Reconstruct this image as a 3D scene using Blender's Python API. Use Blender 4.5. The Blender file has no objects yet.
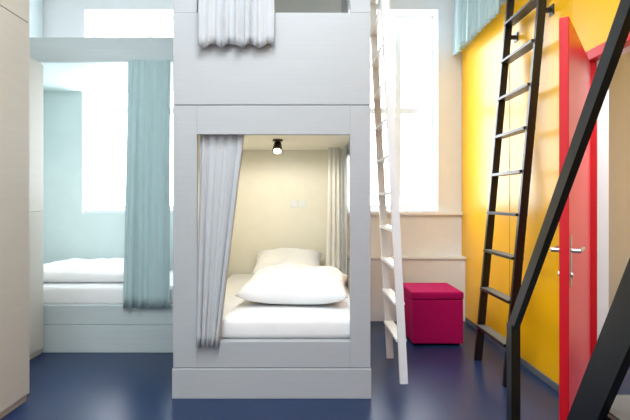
import bpy, bmesh, math, random
from mathutils import Vector, Matrix, noise
random.seed(3)
sc = bpy.context.scene
sc.view_settings.view_transform = 'Standard'
sc.view_settings.look = 'None'
sc.view_settings.exposure = 0.22

# ---------------------------------------------------------------- materials
def s2l(c):
    return tuple(((v/255)/12.92 if v/255 <= .04045 else ((v/255+.055)/1.055)**2.4) for v in c)
def mat(name, rgb, rough=.5, metal=0, var=.06, scale=(6,6,6), bump=0, bscale=60, coat=0, spec=.5, transl=0):
    m = bpy.data.materials.new(name); m.use_nodes = True
    nt = m.node_tree; n = nt.nodes; b = n['Principled BSDF']
    c = s2l(rgb)
    tc = n.new('ShaderNodeTexCoord'); mp = n.new('ShaderNodeMapping'); mp.inputs['Scale'].default_value = scale
    nt.links.new(tc.outputs['Object'], mp.inputs['Vector'])
    nz = n.new('ShaderNodeTexNoise'); nz.inputs['Scale'].default_value = 1.0; nz.inputs['Detail'].default_value = 4
    nt.links.new(mp.outputs['Vector'], nz.inputs['Vector'])
    r = n.new('ShaderNodeValToRGB')
    r.color_ramp.elements[0].position = .3; r.color_ramp.elements[1].position = .7
    r.color_ramp.elements[0].color = tuple(v*(1-var) for v in c)+(1,)
    r.color_ramp.elements[1].color = tuple(min(1, v*(1+var)) for v in c)+(1,)
    nt.links.new(nz.outputs['Fac'], r.inputs['Fac']); nt.links.new(r.outputs['Color'], b.inputs['Base Color'])
    b.inputs['Roughness'].default_value = rough; b.inputs['Metallic'].default_value = metal
    b.inputs['Coat Weight'].default_value = coat
    b.inputs['Specular IOR Level'].default_value = spec
    if bump:
        n2 = n.new('ShaderNodeTexNoise'); n2.inputs['Scale'].default_value = bscale
        nt.links.new(tc.outputs['Object'], n2.inputs['Vector'])
        bp = n.new('ShaderNodeBump'); bp.inputs['Strength'].default_value = bump; bp.inputs['Distance'].default_value = .01
        nt.links.new(n2.outputs['Fac'], bp.inputs['Height']); nt.links.new(bp.outputs['Normal'], b.inputs['Normal'])
    if transl:
        out = n['Material Output']; t = n.new('ShaderNodeBsdfTranslucent'); mx = n.new('ShaderNodeMixShader')
        nt.links.new(r.outputs['Color'], t.inputs['Color']); mx.inputs[0].default_value = transl
        nt.links.new(b.outputs[0], mx.inputs[1]); nt.links.new(t.outputs[0], mx.inputs[2]); nt.links.new(mx.outputs[0], out.inputs[0])
    return m
def emis(name, rgb, st):
    m = bpy.data.materials.new(name); m.use_nodes = True
    b = m.node_tree.nodes['Principled BSDF']; b.inputs['Base Color'].default_value = s2l(rgb)+(1,)
    b.inputs['Emission Color'].default_value = s2l(rgb)+(1,); b.inputs['Emission Strength'].default_value = st
    return m
M_wall = mat('white_plaster', (240,243,245), .7, var=.015)
M_ceil = mat('ceiling_paint', (242,243,244), .8, var=.01)
M_floor = mat('blue_vinyl', (23,46,84), .3, var=.05, scale=(3,3,3), bump=.01, bscale=18, spec=.35)
M_yel = mat('yellow_lacquer', (250,186,6), .3, var=.03, scale=(1,1,1), spec=.35)
M_yseam = mat('yellow_seam', (170,120,10), .6)
M_grey = mat('grey_laminate', (174,179,184), .5, var=.025, scale=(2,8,70))
M_greyd = mat('grey_gap', (96,100,106), .8)
M_lgrey = mat('pale_laminate', (194,207,210), .5, var=.03, scale=(2,8,60))
M_cream = mat('cream_panel', (242,240,226), .55, var=.02)
M_aqua = mat('aqua_panel', (222,234,234), .55, var=.02)
M_sheet = mat('white_cotton', (238,239,241), .85, var=.02, bump=.25, bscale=14)
M_cgrey = mat('grey_curtain_fabric', (196,201,207), .9, var=.03, scale=(40,40,8), transl=.15)
M_cblue = mat('blue_curtain_fabric', (198,220,222), .9, var=.03, scale=(40,40,8), transl=.25)
M_ccream = mat('white_curtain_fabric', (240,239,234), .9, var=.03, scale=(40,40,8), transl=.35)
M_lock = mat('beige_locker', (206,200,188), .5, var=.02, scale=(3,3,30))
M_red = mat('red_lacquer', (205,8,30), .3, var=.03)
M_black = mat('black_steel', (10,10,12), .35, var=.1)
M_tread = mat('grey_rubber_tread', (92,98,98), .45, var=.08)
M_white = mat('white_lacquer', (234,240,242), .35, var=.01)
M_mag = mat('magenta_fabric', (168,0,84), .85, var=.08, scale=(60,60,60), bump=.3, bscale=200, spec=.2)
M_steel = mat('brushed_steel', (190,190,190), .3, metal=1)
M_brass = mat('dark_bronze', (50,42,34), .35, metal=.6)
M_bulb = emis('warm_bulb', (255,235,190), 12)
M_panel = emis('fill_glow', (255,252,248), 3)  # glowing face of the added fill fixtures, all out of view

# ---------------------------------------------------------------- helpers
def link(o): sc.collection.objects.link(o); return o
def finish(name, bm, mats, parent=None, smooth=False, recenter=True):
    me = bpy.data.meshes.new(name)
    bmesh.ops.recalc_face_normals(bm, faces=bm.faces)
    bm.to_mesh(me); bm.free()
    for m in mats: me.materials.append(m)
    if smooth:
        for p in me.polygons: p.use_smooth = True
    o = bpy.data.objects.new(name, me); link(o)
    if recenter:
        xs = [v.co for v in me.vertices]
        c = Vector(((min(v.x for v in xs)+max(v.x for v in xs))/2, (min(v.y for v in xs)+max(v.y for v in xs))/2, min(v.z for v in xs)))
        me.transform(Matrix.Translation(-c)); o.location = c
    if parent:
        o.parent = parent; o.location = o.location - parent.location
    return o
def addbox(bm, x0,x1,y0,y1,z0,z1, mi=0, mtx=None):
    vs = [bm.verts.new((x,y,z)) for x in (x0,x1) for y in (y0,y1) for z in (z0,z1)]
    if mtx:
        for v in vs: v.co = mtx @ v.co
    for f in ((0,1,3,2),(4,6,7,5),(0,4,5,1),(2,3,7,6),(0,2,6,4),(1,5,7,3)):
        fc = bm.faces.new([vs[i] for i in f]); fc.material_index = mi
def boxes(name, lst, mats, parent=None, bevel=.003):
    bm = bmesh.new()
    for b in lst: addbox(bm, *b)
    o = finish(name, bm, mats, parent)
    if bevel:
        md = o.modifiers.new('bevel','BEVEL'); md.width = bevel; md.segments = 2; md.limit_method = 'ANGLE'
    return o
def empty(name, loc):
    e = bpy.data.objects.new(name, None); e.location = loc; e.empty_display_size = .1; link(e); return e
def beam(bm, p0, p1, w, t, side=Vector((0,1,0)), mi=0):
    p0, p1 = Vector(p0), Vector(p1); d = (p1-p0); L = d.length; d.normalize()
    s = (side - d*side.dot(d)).normalized(); c = d.cross(s)
    m = Matrix((( c.x, s.x, d.x, p0.x),(c.y,s.y,d.y,p0.y),(c.z,s.z,d.z,p0.z),(0,0,0,1)))
    addbox(bm, -w/2,w/2,-t/2,t/2,0,L, mi, m)
def cyl(bm, p0, p1, r, seg=20, mi=0, r2=None):
    p0, p1 = Vector(p0), Vector(p1); d = p1-p0
    q = d.to_track_quat('Z','Y').to_matrix().to_4x4()
    res = bmesh.ops.create_cone(bm, cap_ends=True, segments=seg, radius1=r, radius2=r if r2 is None else r2, depth=d.length, matrix=Matrix.Translation((p0+p1)/2) @ q)
    for f in {f for v in res['verts'] for f in v.link_faces}: f.material_index = mi
def curtain(name, top0, top1, bot0, bot1, folds, amp, mats, parent=None, nz=30, seed=0, hem=0.0):
    top0,top1,bot0,bot1 = map(Vector,(top0,top1,bot0,bot1))
    nu = folds*10; bm = bmesh.new(); g = []
    for j in range(nz+1):
        t = j/nz; row = []
        a = top0.lerp(bot0, t**1.4); b = top1.lerp(bot1, t**1.4)
        dirv = (b-a); dh = Vector((dirv.x,dirv.y,0)).normalized(); nrm = Vector((-dh.y, dh.x, 0))
        for i in range(nu+1):
            u = i/nu
            uu = u + .018*math.sin(5*u*math.pi+seed+t*1.2)*math.sin(math.pi*u)
            p = a.lerp(b, uu)
            ph = 2*math.pi*folds*u + seed + .5*math.sin(2*t+seed+3*u)
            w = amp*(.55+.6*t)*(math.sin(ph)+.28*math.sin(2.3*ph+t*2+seed))
            w *= (.75+.35*math.sin(7.1*u+seed))
            p = p + nrm*w
            p.z += hem*t*math.sin(ph*.5+1)
            row.append(bm.verts.new(p))
        g.append(row)
    for j in range(nz):
        for i in range(nu): bm.faces.new((g[j][i], g[j][i+1], g[j+1][i+1], g[j+1][i]))
    o = finish(name, bm, mats, parent, smooth=True)
    md = o.modifiers.new('thick','SOLIDIFY'); md.thickness = .004
    return o
def pillow(name, c, w, d, h, mats, rotz=0, tilt=0, seed=0, parent=None, wr=.012, n=44, e=3.0):
    bm = bmesh.new()
    m = Matrix.Translation(c) @ Matrix.Rotation(rotz,4,'Z') @ Matrix.Rotation(tilt,4,'X')
    def P(i,j,s):
        u = -1+2*i/n; v = -1+2*j/n
        k = max(0,(1-abs(u)**e))*max(0,(1-abs(v)**e))
        z = h*.5*(k**.5)
        pin = 1-.07*(1-abs(u)**2)*abs(v)**4 ; pin2 = 1-.07*(1-abs(v)**2)*abs(u)**4
        x = u*w/2*pin2; y = v*d/2*pin
        q = Vector((x*5+seed, y*5, seed))
        z2 = z*(1 if s>0 else .8) 
        wz = (abs(noise.noise(q*1.0))*1.3 - .3 + .35*noise.noise(q*2.4))*wr*2*min(1,k*2)
        zz = (z2 + (wz if s>0 else 0))*s
        if s<0: zz = max(zz, -h*.32)
        return m @ Vector((x,y,zz))
    top = [[bm.verts.new(P(i,j,1)) for j in range(n+1)] for i in range(n+1)]
    bot = [[(top[i][j] if i in (0,n) or j in (0,n) else bm.verts.new(P(i,j,-1))) for j in range(n+1)] for i in range(n+1)]
    for i in range(n):
        for j in range(n):
            bm.faces.new((top[i][j],top[i+1][j],top[i+1][j+1],top[i][j+1]))
            bm.faces.new((bot[i][j],bot[i][j+1],bot[i+1][j+1],bot[i+1][j]))
    return finish(name, bm, mats, parent, smooth=True)

# ---------------------------------------------------------------- room shell
XL, XR, YB, YN, ZC = -2.9, 1.72, 5.27, -1.4, 4.2
boxes('floor', [(XL-.2,3.3,YN-.2,YB+.5,-.1,0)], [M_floor], bevel=0)
boxes('ceiling', [(XL-.2,3.3,YN-.2,YB+.5,ZC,ZC+.1)], [M_ceil], bevel=0)
boxes('wall_left', [(XL-.2,XL,YN-.2,YB+.4,0,ZC)], [M_wall], bevel=0)
boxes('wall_front', [(XL,3.2,YN-.2,YN,0,ZC)], [M_wall], bevel=0)
W1 = (-2.42,-1.32); W2 = (.46,1.46); ZS, ZT = 1.17, 3.39
def backseg(x0,x1,z0,z1): return (x0,x1,YB,YB+.4,z0,z1)
boxes('wall_back', [backseg(XL,W1[0],0,ZC), backseg(W1[0],W1[1],0,ZS), backseg(W1[0],W1[1],ZT,ZC), backseg(W1[1],W2[0],0,ZC),
                    backseg(W2[0],W2[1],0,ZS), backseg(W2[0],W2[1],ZT,ZC), backseg(W2[1],3.2,0,ZC)], [M_wall], bevel=0)
for k,W in enumerate((W1,W2)):
    x0,x1 = W; y0,y1 = YB+.2,YB+.25; mx=(x0+x1)/2+.1; L=[]
    L += [(x0,x0+.06,y0,y1,ZS,ZT),(x1-.06,x1,y0,y1,ZS,ZT),(x0+.06,x1-.06,y0,y1,ZS,ZS+.07),(x0+.06,x1-.06,y0,y1,ZT-.05,ZT)]
    L += [(mx-.035,mx+.035,y0,y1,ZS+.07,ZT-.05),(x0+.06,mx-.035,y0,y1,2.28,2.35),(mx+.035,x1-.06,y0,y1,2.28,2.35)]
    L += [(x0+.002,x1-.002,YB+.001,y0,ZS,ZS+.02)]
    boxes('window_%d'%(k+1), L, [M_white])
DY0,DY1,DZ = 1.90,2.90,2.14
boxes('wall_right', [(XR,XR+.1,DY1+.03,YB,0,3.0),(XR,XR+.1,YN,DY0-.03,0,3.0),(XR,XR+.1,DY0-.03,DY1+.03,DZ+.03,3.0),
                     (XR-.002,XR,4.03,4.036,.08,3.0,1)], [M_yel,M_yseam], bevel=0)
boxes('baseboard_right', [(XR-.012,XR,DY1+.08,YB-.16,0,.05),(XR-.012,XR,YN,DY0-.08,0,.05)], [M_greyd])
boxes('wall_corridor', [(3.1,3.2,YN,YB,0,ZC)], [M_wall], bevel=0)
boxes('loft_floor', [(XR+.1,3.1,YN,YB,2.88,3.0)], [M_wall], bevel=0)
boxes('trim_1', [(.46,XR,YB-.13,YB,0,.66),(.46,XR,YB-.15,YB,.665,.69),(.46,XR,YB-.05,YB,ZS-.035,ZS)], [M_wall], bevel=.004)
boxes('trim_2', [(XR+.046,XR+.115,DY1,DY1+.0299,0,DZ+.03),(XR+.046,XR+.115,DY0-.0299,DY0,0,DZ+.03),(XR+.046,XR+.115,DY0,DY1,DZ,DZ+.0299)], [M_white], bevel=0)

# ---------------------------------------------------------------- door
boxes('door_frame', [(XR-.015,XR+.045,DY1,DY1+.06,0,DZ+.06),(XR-.015,XR+.045,DY0-.06,DY0,0,DZ+.06),(XR-.015,XR+.045,DY0,DY1,DZ,DZ+.06)], [M_red])
hinge = Vector((XR-.03, DY1-.02)); free = Vector((1.16,2.15)); dv = (free-hinge); Ld = dv.length; ang = math.atan2(dv.y,dv.x)
door = empty('door_1', (hinge.x,hinge.y,0))
Md = Matrix.Rotation(ang,4,'Z')
bm = bmesh.new()
addbox(bm, 0.01,Ld,-.02,.02,.008,DZ-.02,0)
leaf = finish('leaf', bm, [M_red], recenter=False); leaf.modifiers.new('b','BEVEL').width=.003
hb = bmesh.new()
for s in (1,-1):
    addbox(hb, Ld-.075,Ld-.035, s*.02-.003, s*.02+.003, .91,1.14,0)
    cyl(hb,(Ld-.055,s*.02,1.07),(Ld-.055,s*.06,1.07),.010)
    cyl(hb,(Ld-.055,s*.055,1.07),(Ld-.19,s*.055,1.07),.010)
    cyl(hb,(Ld-.055,s*.02,.96),(Ld-.055,s*.03,.96),.013)
hd = finish('handle', hb, [M_steel], recenter=False)
for o in (leaf,hd): o.data.transform(Md); o.parent = door
hb = bmesh.new()
for z in (.25,1.85): cyl(hb,(0,0,z),(0,0,z+.09),.011)
h = finish('hinges', hb, [M_steel], recenter=False); h.parent = door

# ---------------------------------------------------------------- central bunk bed
X0,X1,Yf,Yk = -.866,.43,3.15,5.22
g=.0025; T=.04
bb = empty('bunk_bed', ((X0+X1)/2,(Yf+Yk)/2,0))
ox0,ox1,oz0,oz1 = -.709,.297,.37,1.73
uz0 = 2.53; TOP=4.0
L = [ (X0,ox0,Yf,Yf+T,.197+g,1.923-g),(ox1,X1,Yf,Yf+T,.197+g,1.923-g),
      (ox0,ox1,Yf,Yf+T,.197+g,oz0),(ox0,ox1,Yf,Yf+T,oz1,1.923-g),
      (X0,X1,Yf,Yf+T,1.923+g,uz0),(X0,ox0,Yf,Yf+T,uz0,TOP),(ox1,X1,Yf,Yf+T,uz0,TOP),(ox0,ox1,Yf,Yf+T,3.75,TOP),
      (X0-.004,X1+.004,Yf-.012,Yf+T,0,.197-g)]
boxes('front_panel', L, [M_grey], bb)
boxes('joint_gap', [(X0+.004,X1-.004,Yf+.006,Yf+T-.004,.19,.21),(X0+.004,X1-.004,Yf+.006,Yf+T-.004,1.91,1.935)], [M_greyd], bb, bevel=0)
boxes('side_panel', [(X0,X0+.018,Yf+T,Yk,0,TOP),
      (X1-.018,X1,Yf+T,Yk,0,.40),(X1-.018,X1,Yf+T,3.42,.40,TOP),(X1-.018,X1,5.12,Yk,.40,TOP),(X1-.018,X1,3.42,5.12,1.73,2.53),(X1-.018,X1,3.42,5.12,3.75,TOP)], [M_grey], bb, bevel=0)
boxes('lining', [(X0+.018,X0+.03,Yf+T,Yk-.03,.3,1.84),(X0+.018,X1-.018,Yk-.03,Yk-.01,.3,1.84),(X0+.03,X1-.018,Yf+T,Yk-.03,1.84,1.86),
   (X0+.018,X0+.03,Yf+T,Yk-.03,2.26,TOP-.02),(X0+.03,X1-.018,Yf+T,Yk-.03,TOP-.02,TOP)], [M_cream], bb, bevel=0)
boxes('deck', [(X0+.018,X1-.018,Yf+T,Yk-.03,.30,.37),(X0+.018,X1-.018,Yf+T,Yk-.03,2.2,2.26),(X0,X1,Yf,Yk,TOP,TOP+.03)], [M_grey], bb, bevel=0)
boxes('back_panel', [(X0+.018,X1-.018,Yk-.03,Yk-.01,1.86,TOP)], [M_white], bb, bevel=0)
boxes('wall_socket', [(-.16,-.08,Yk-.04,Yk-.03,1.22,1.30),(-.07,.01,Yk-.04,Yk-.03,1.22,1.30)], [M_white], bb, bevel=.004)

def mattress(x0,x1,y0,y1,z0,z1,m,parent):
    bm = bmesh.new(); addbox(bm,x0,x1,y0,y1,z0,z1)
    bmesh.ops.bevel(bm, geom=bm.edges[:], offset=.04, segments=4, affect='EDGES', profile=.5)
    return finish('mattress',bm,[m],parent,smooth=True)
mattress(-.80,.375,3.20,5.17,.37,.51,M_sheet,bb)
mattress(-.80,.375,3.30,5.17,2.26,2.42,M_sheet,bb)
pillow('pillow', (-.17,4.87,.655), .70,.52,.22,[M_sheet],tilt=math.radians(16),seed=2.2)
pillow('pillow', (-.06,3.92,.605), .82,.96,.27,[M_sheet],rotz=math.radians(-5),seed=7.7,wr=.026,e=3)

curtain('curtain',(-.70,3.205,1.80),(-.40,3.205,1.80),(-.71,3.12,.345),(-.565,3.12,.345),5,.014,[M_cgrey],seed=1)
curtain('curtain',(-.69,3.135,3.6),(-.19,3.135,3.6),(-.69,3.105,2.30),(-.20,3.11,2.30),8,.012,[M_cgrey],seed=4,hem=.012)
curtain('curtain',(.24,4.75,1.82),(.35,4.75,1.82),(.20,4.52,.62),(.35,4.52,.62),3,.014,[M_ccream],seed=2)
curtain('curtain',(.39,4.55,1.80),(.39,5.08,1.80),(.39,4.45,.53),(.39,5.08,.53),6,.008,[M_cgrey],seed=5)
curtain('curtain',(.385,4.3,3.7),(.385,5.0,3.7),(.385,4.3,2.45),(.385,5.0,2.45),6,.010,[M_cgrey],seed=9)

# reading lamp
rl = empty('reading_lamp',(-.245,4.3,1.84))
bm = bmesh.new(); cyl(bm,(-.245,4.3,1.84),(-.245,4.3,1.825),.045); cyl(bm,(-.245,4.3,1.825),(-.245,4.3,1.80),.012)
cyl(bm,(-.245,4.31,1.81),(-.245,4.26,1.735),.032,r2=.046)
finish('spot_body',bm,[M_brass],rl)
bm = bmesh.new(); cyl(bm,(-.245,4.2605,1.736),(-.245,4.257,1.730),.034); finish('bulb',bm,[M_bulb],rl)
ld = bpy.data.lights.new('reading_light','SPOT'); ld.energy = 22; ld.color=(1,.94,.80); ld.shadow_soft_size=.05
ld.spot_size = math.radians(172); ld.spot_blend = .35
lo = bpy.data.objects.new('reading_light',ld); link(lo); lo.location=(-.245,4.22,1.69); lo.rotation_euler=(math.radians(12),0,0)

# ---------------------------------------------------------------- left bunk bed
BX0,BX1,BY = -2.88,-.875,4.1
lb = empty('bunk_bed',((BX0+BX1)/2,(BY+YB)/2,0))
boxes('front_panel',[(BX0,BX1,BY,BY+.04,.235,.40),(BX0,BX1,BY-.012,BY+.04,0,.23),(BX0,BX1,BY,BY+.04,2.48,2.69),(BX1-.06,BX1,BY,BY+.04,.40,2.48),(BX0,BX0+.06,BY,BY+.04,.40,2.48),
      (BX0,BX1,BY,BY+.04,3.85,4.0),(BX1-.06,BX1,BY,BY+.04,2.69,3.85),(BX0,BX0+.06,BY,BY+.04,2.69,3.85)],[M_lgrey],lb)
boxes('deck',[(BX0,BX1,BY+.04,5.24,.30,.38),(BX0,BX1,BY+.04,5.24,2.48,2.54)],[M_aqua],lb,bevel=0)
boxes('end_panel',[(BX0,BX0+.02,BY+.04,5.24,.38,2.48),(BX1-.02,BX1,BY+.04,5.24,.38,2.48),(BX0,BX0+.02,BY+.04,5.24,2.54,4.0),(BX1-.02,BX1,BY+.04,5.24,2.54,4.0)],[M_aqua],lb,bevel=0)
boxes('back_panel',[(BX0+.02,W1[0],5.22,5.25,.38,2.48),(W1[0],W1[1],5.22,5.25,.38,ZS-.01),(W1[1],BX1-.02,5.22,5.25,.38,2.48)],[M_aqua],lb,bevel=0)
mattress(-2.84,-.91,4.16,5.20,.38,.55,M_sheet,lb)
mattress(-2.84,-.91,4.16,5.20,2.54,2.66,M_sheet,lb)
pillow('duvet',(-2.06,4.70,.605),1.2,.9,.17,[M_sheet],seed=5,wr=.014,e=5)
curtain('curtain',(-1.50,4.075,2.49),(-1.14,4.075,2.49),(-1.54,4.06,.385),(-1.14,4.06,.385),5,.018,[M_cblue],seed=6)

# ---------------------------------------------------------------- lockers at left
def locker(nm,x1,y0,y1,h,splits,hz):
    e = empty(nm,((XL+x1)/2,(y0+y1)/2,0))
    boxes('carcass',[(XL+.005,x1-.02,y0,y1,0,h)],[M_lock],e)
    boxes('doors',[(x1-.018,x1,y0+.003,y1-.003,a,b) for a,b in splits],[M_lock],e)
    boxes('handles',[(x1,x1+.01,y0+.035,y0+.05,z-.06,z+.06) for z in hz],[M_steel],e)
locker('locker',-1.785,1.9,2.5,2.9,[(.05,2.44),(2.445,2.88)],[1.25])
locker('locker',-1.785,2.505,3.115,2.9,[(.05,2.44),(2.445,2.88)],[1.25])
locker('locker',-2.215,3.13,4.07,2.46,[(.05,1.20),(1.205,2.44)],[1.35])

# ---------------------------------------------------------------- ladders
def ladder(nm, ya, yb, xb, xt, zt, mats, zs, rw, hook, rt=.03):
    e = empty(nm,(xb,(ya+yb)/2,0)); bm = bmesh.new()
    for y in (ya,yb):
        beam(bm,(xb,y,.0),(xt,y,zt),.055,rt)
    finish('rails',bm,[mats[0]],e)
    bm = bmesh.new()
    for z in zs:
        x = xb+(xt-xb)*z/zt
        addbox(bm,x-rw/2,x+rw/2,ya+rt/2-.002,yb-rt/2+.002,z-.009,z+.009,0)
        addbox(bm,x-rw/2+.004,x+rw/2-.004,ya+rt/2+.004,yb-rt/2-.004,z+.009,z+.012,1)
    finish('rungs',bm,mats,e)
    bm = bmesh.new()
    for y in (ya,yb):
        for z in hook[1]:
            x = xb+(xt-xb)*z/zt
            a,b = sorted((x,hook[0])); addbox(bm,a,b,y-.012,y+.012,z-.015,z+.015,0)
            addbox(bm,hook[0]-.004,hook[0]+.004,y-.03,y+.03,z-.035,z+.035,0)
    finish('brackets',bm,[mats[0]],e)
ladder('loft_ladder',3.34,3.90,1.405,1.69,3.15,[M_black,M_tread],[.28+.305*k for k in range(10)],.085,(XR-.005,(2.62,)))
ladder('bunk_ladder',3.40,3.95,.70,.53,3.4,[M_white,M_white],[.30+.262*k for k in range(12)],.075,(X1+.005,(2.9,)),rt=.026)

curtain('curtain',(1.63,4.02,3.9),(1.63,5.2,3.9),(1.61,3.98,2.86),(1.61,5.2,2.86),13,.022,[M_cblue],seed=3)

# ---------------------------------------------------------------- ottoman
ot = empty('ottoman_cube',(1.185,4.52,0))
def soft(name,b,m,bev,parent):
    bm = bmesh.new(); addbox(bm,*b)
    bmesh.ops.bevel(bm, geom=bm.edges[:], offset=bev, segments=4, affect='EDGES', profile=.6)
    return finish(name,bm,[m],parent,smooth=True)
soft('body',(.955,1.41,4.27,4.76,.02,.41),M_mag,.012,ot)
soft('seat_cushion',(.95,1.415,4.265,4.765,.41,.482),M_mag,.022,ot)
boxes('feet',[(x,x+.04,y,y+.04,0,.02) for x in (.98,1.35) for y in (4.30,4.70)],[M_black],ot)

# ---------------------------------------------------------------- black stair (near right)
st = empty('loft_stair',(1.15,1.1,0))
sx0,sx1 = .87,1.50
def sz(Y): return .88+1.85*(1.35-Y)
bm = bmesh.new()
for x in (sx0,sx1):
    y1=.25; y0=1.35+.88/1.85
    beam(bm,(x,y0,.0),(x,y1,sz(y1)),.11,.025,side=Vector((1,0,0)))
finish('stringers',bm,[M_black],st)
bm = bmesh.new()
z=.2
while z<2.75:
    Y = 1.35-(z-.88)/1.85
    addbox(bm,sx0+.012,sx1-.012,Y-.11,Y+.09,z-.025,z,0)
    addbox(bm,sx0+.03,sx1-.03,Y-.10,Y+.08,z,z+.003,1)
    z+=.235
finish('treads',bm,[M_black,M_tread],st)
bm = bmesh.new()
hx=.825
def hz(Y): return .80+1.47*(1.9-Y)
for x in (hx,sx1+.03):
    beam(bm,(x,1.9,.0),(x,1.9,hz(1.9)+.01),.045,.035,side=Vector((1,0,0)))
    beam(bm,(x,1.912,hz(1.912)),(x,.3,hz(.3)),.045,.024,side=Vector((1,0,0)))
    beam(bm,(x,.3,hz(.3)),(x,.3,sz(.3)),.04,.022,side=Vector((1,0,0)))
finish('handrails',bm,[M_black],st)
boxes('landing',[(.80,XR-.003,YN+.01,.22,2.84,2.90)],[M_black],st)

# ---------------------------------------------------------------- lights
def area(name,loc,sx,sy,e,col=(1,1,1)):  # added fill light with an invented fixture modelled around it
    l = bpy.data.lights.new(name,'AREA'); l.shape='RECTANGLE'; l.size=sx; l.size_y=sy; l.energy=e; l.color=col
    o = bpy.data.objects.new(name,l); link(o); o.location=(loc[0],loc[1],loc[2]-.07)
    ee = empty('fill_fixture',loc)
    x,y,z=loc
    boxes('fill_housing',[(x-sx/2-.02,x+sx/2+.02,y-sy/2-.02,y+sy/2+.02,z-.05,z)],[M_white],ee)
    boxes('fill_panel',[(x-sx/2,x+sx/2,y-sy/2,y+sy/2,z-.06,z-.05)],[M_panel],ee,bevel=0)
area('ceiling_fill',(0.0,1.6,ZC),1.2,1.0,72,(.92,.98,1))  # unseen overhead fill, added to light the room evenly
area('ceiling_fill',(-.9,-.3,ZC),1.6,1.0,72,(.92,.98,1))  # second added fill, unseen, near the camera
area('corridor_fill',(2.5,2.4,2.88),.3,1.0,45,(.93,.98,1))  # unseen fill added to brighten the corridor beyond the door
w = bpy.data.worlds.new('World'); sc.world = w; w.use_nodes=True
bg = w.node_tree.nodes['Background']; bg.inputs[0].default_value=(.91,.965,1,1); bg.inputs[1].default_value=9

cam = bpy.data.cameras.new('Camera'); cam.lens = 36*480/630; cam.sensor_width=36; cam.clip_start=.02
cam.shift_x = 10/630; cam.shift_y = -10/630
co = bpy.data.objects.new('Camera',cam); link(co); co.location=(0,0,1.3); co.rotation_euler=(math.pi/2,0,0); sc.camera=co
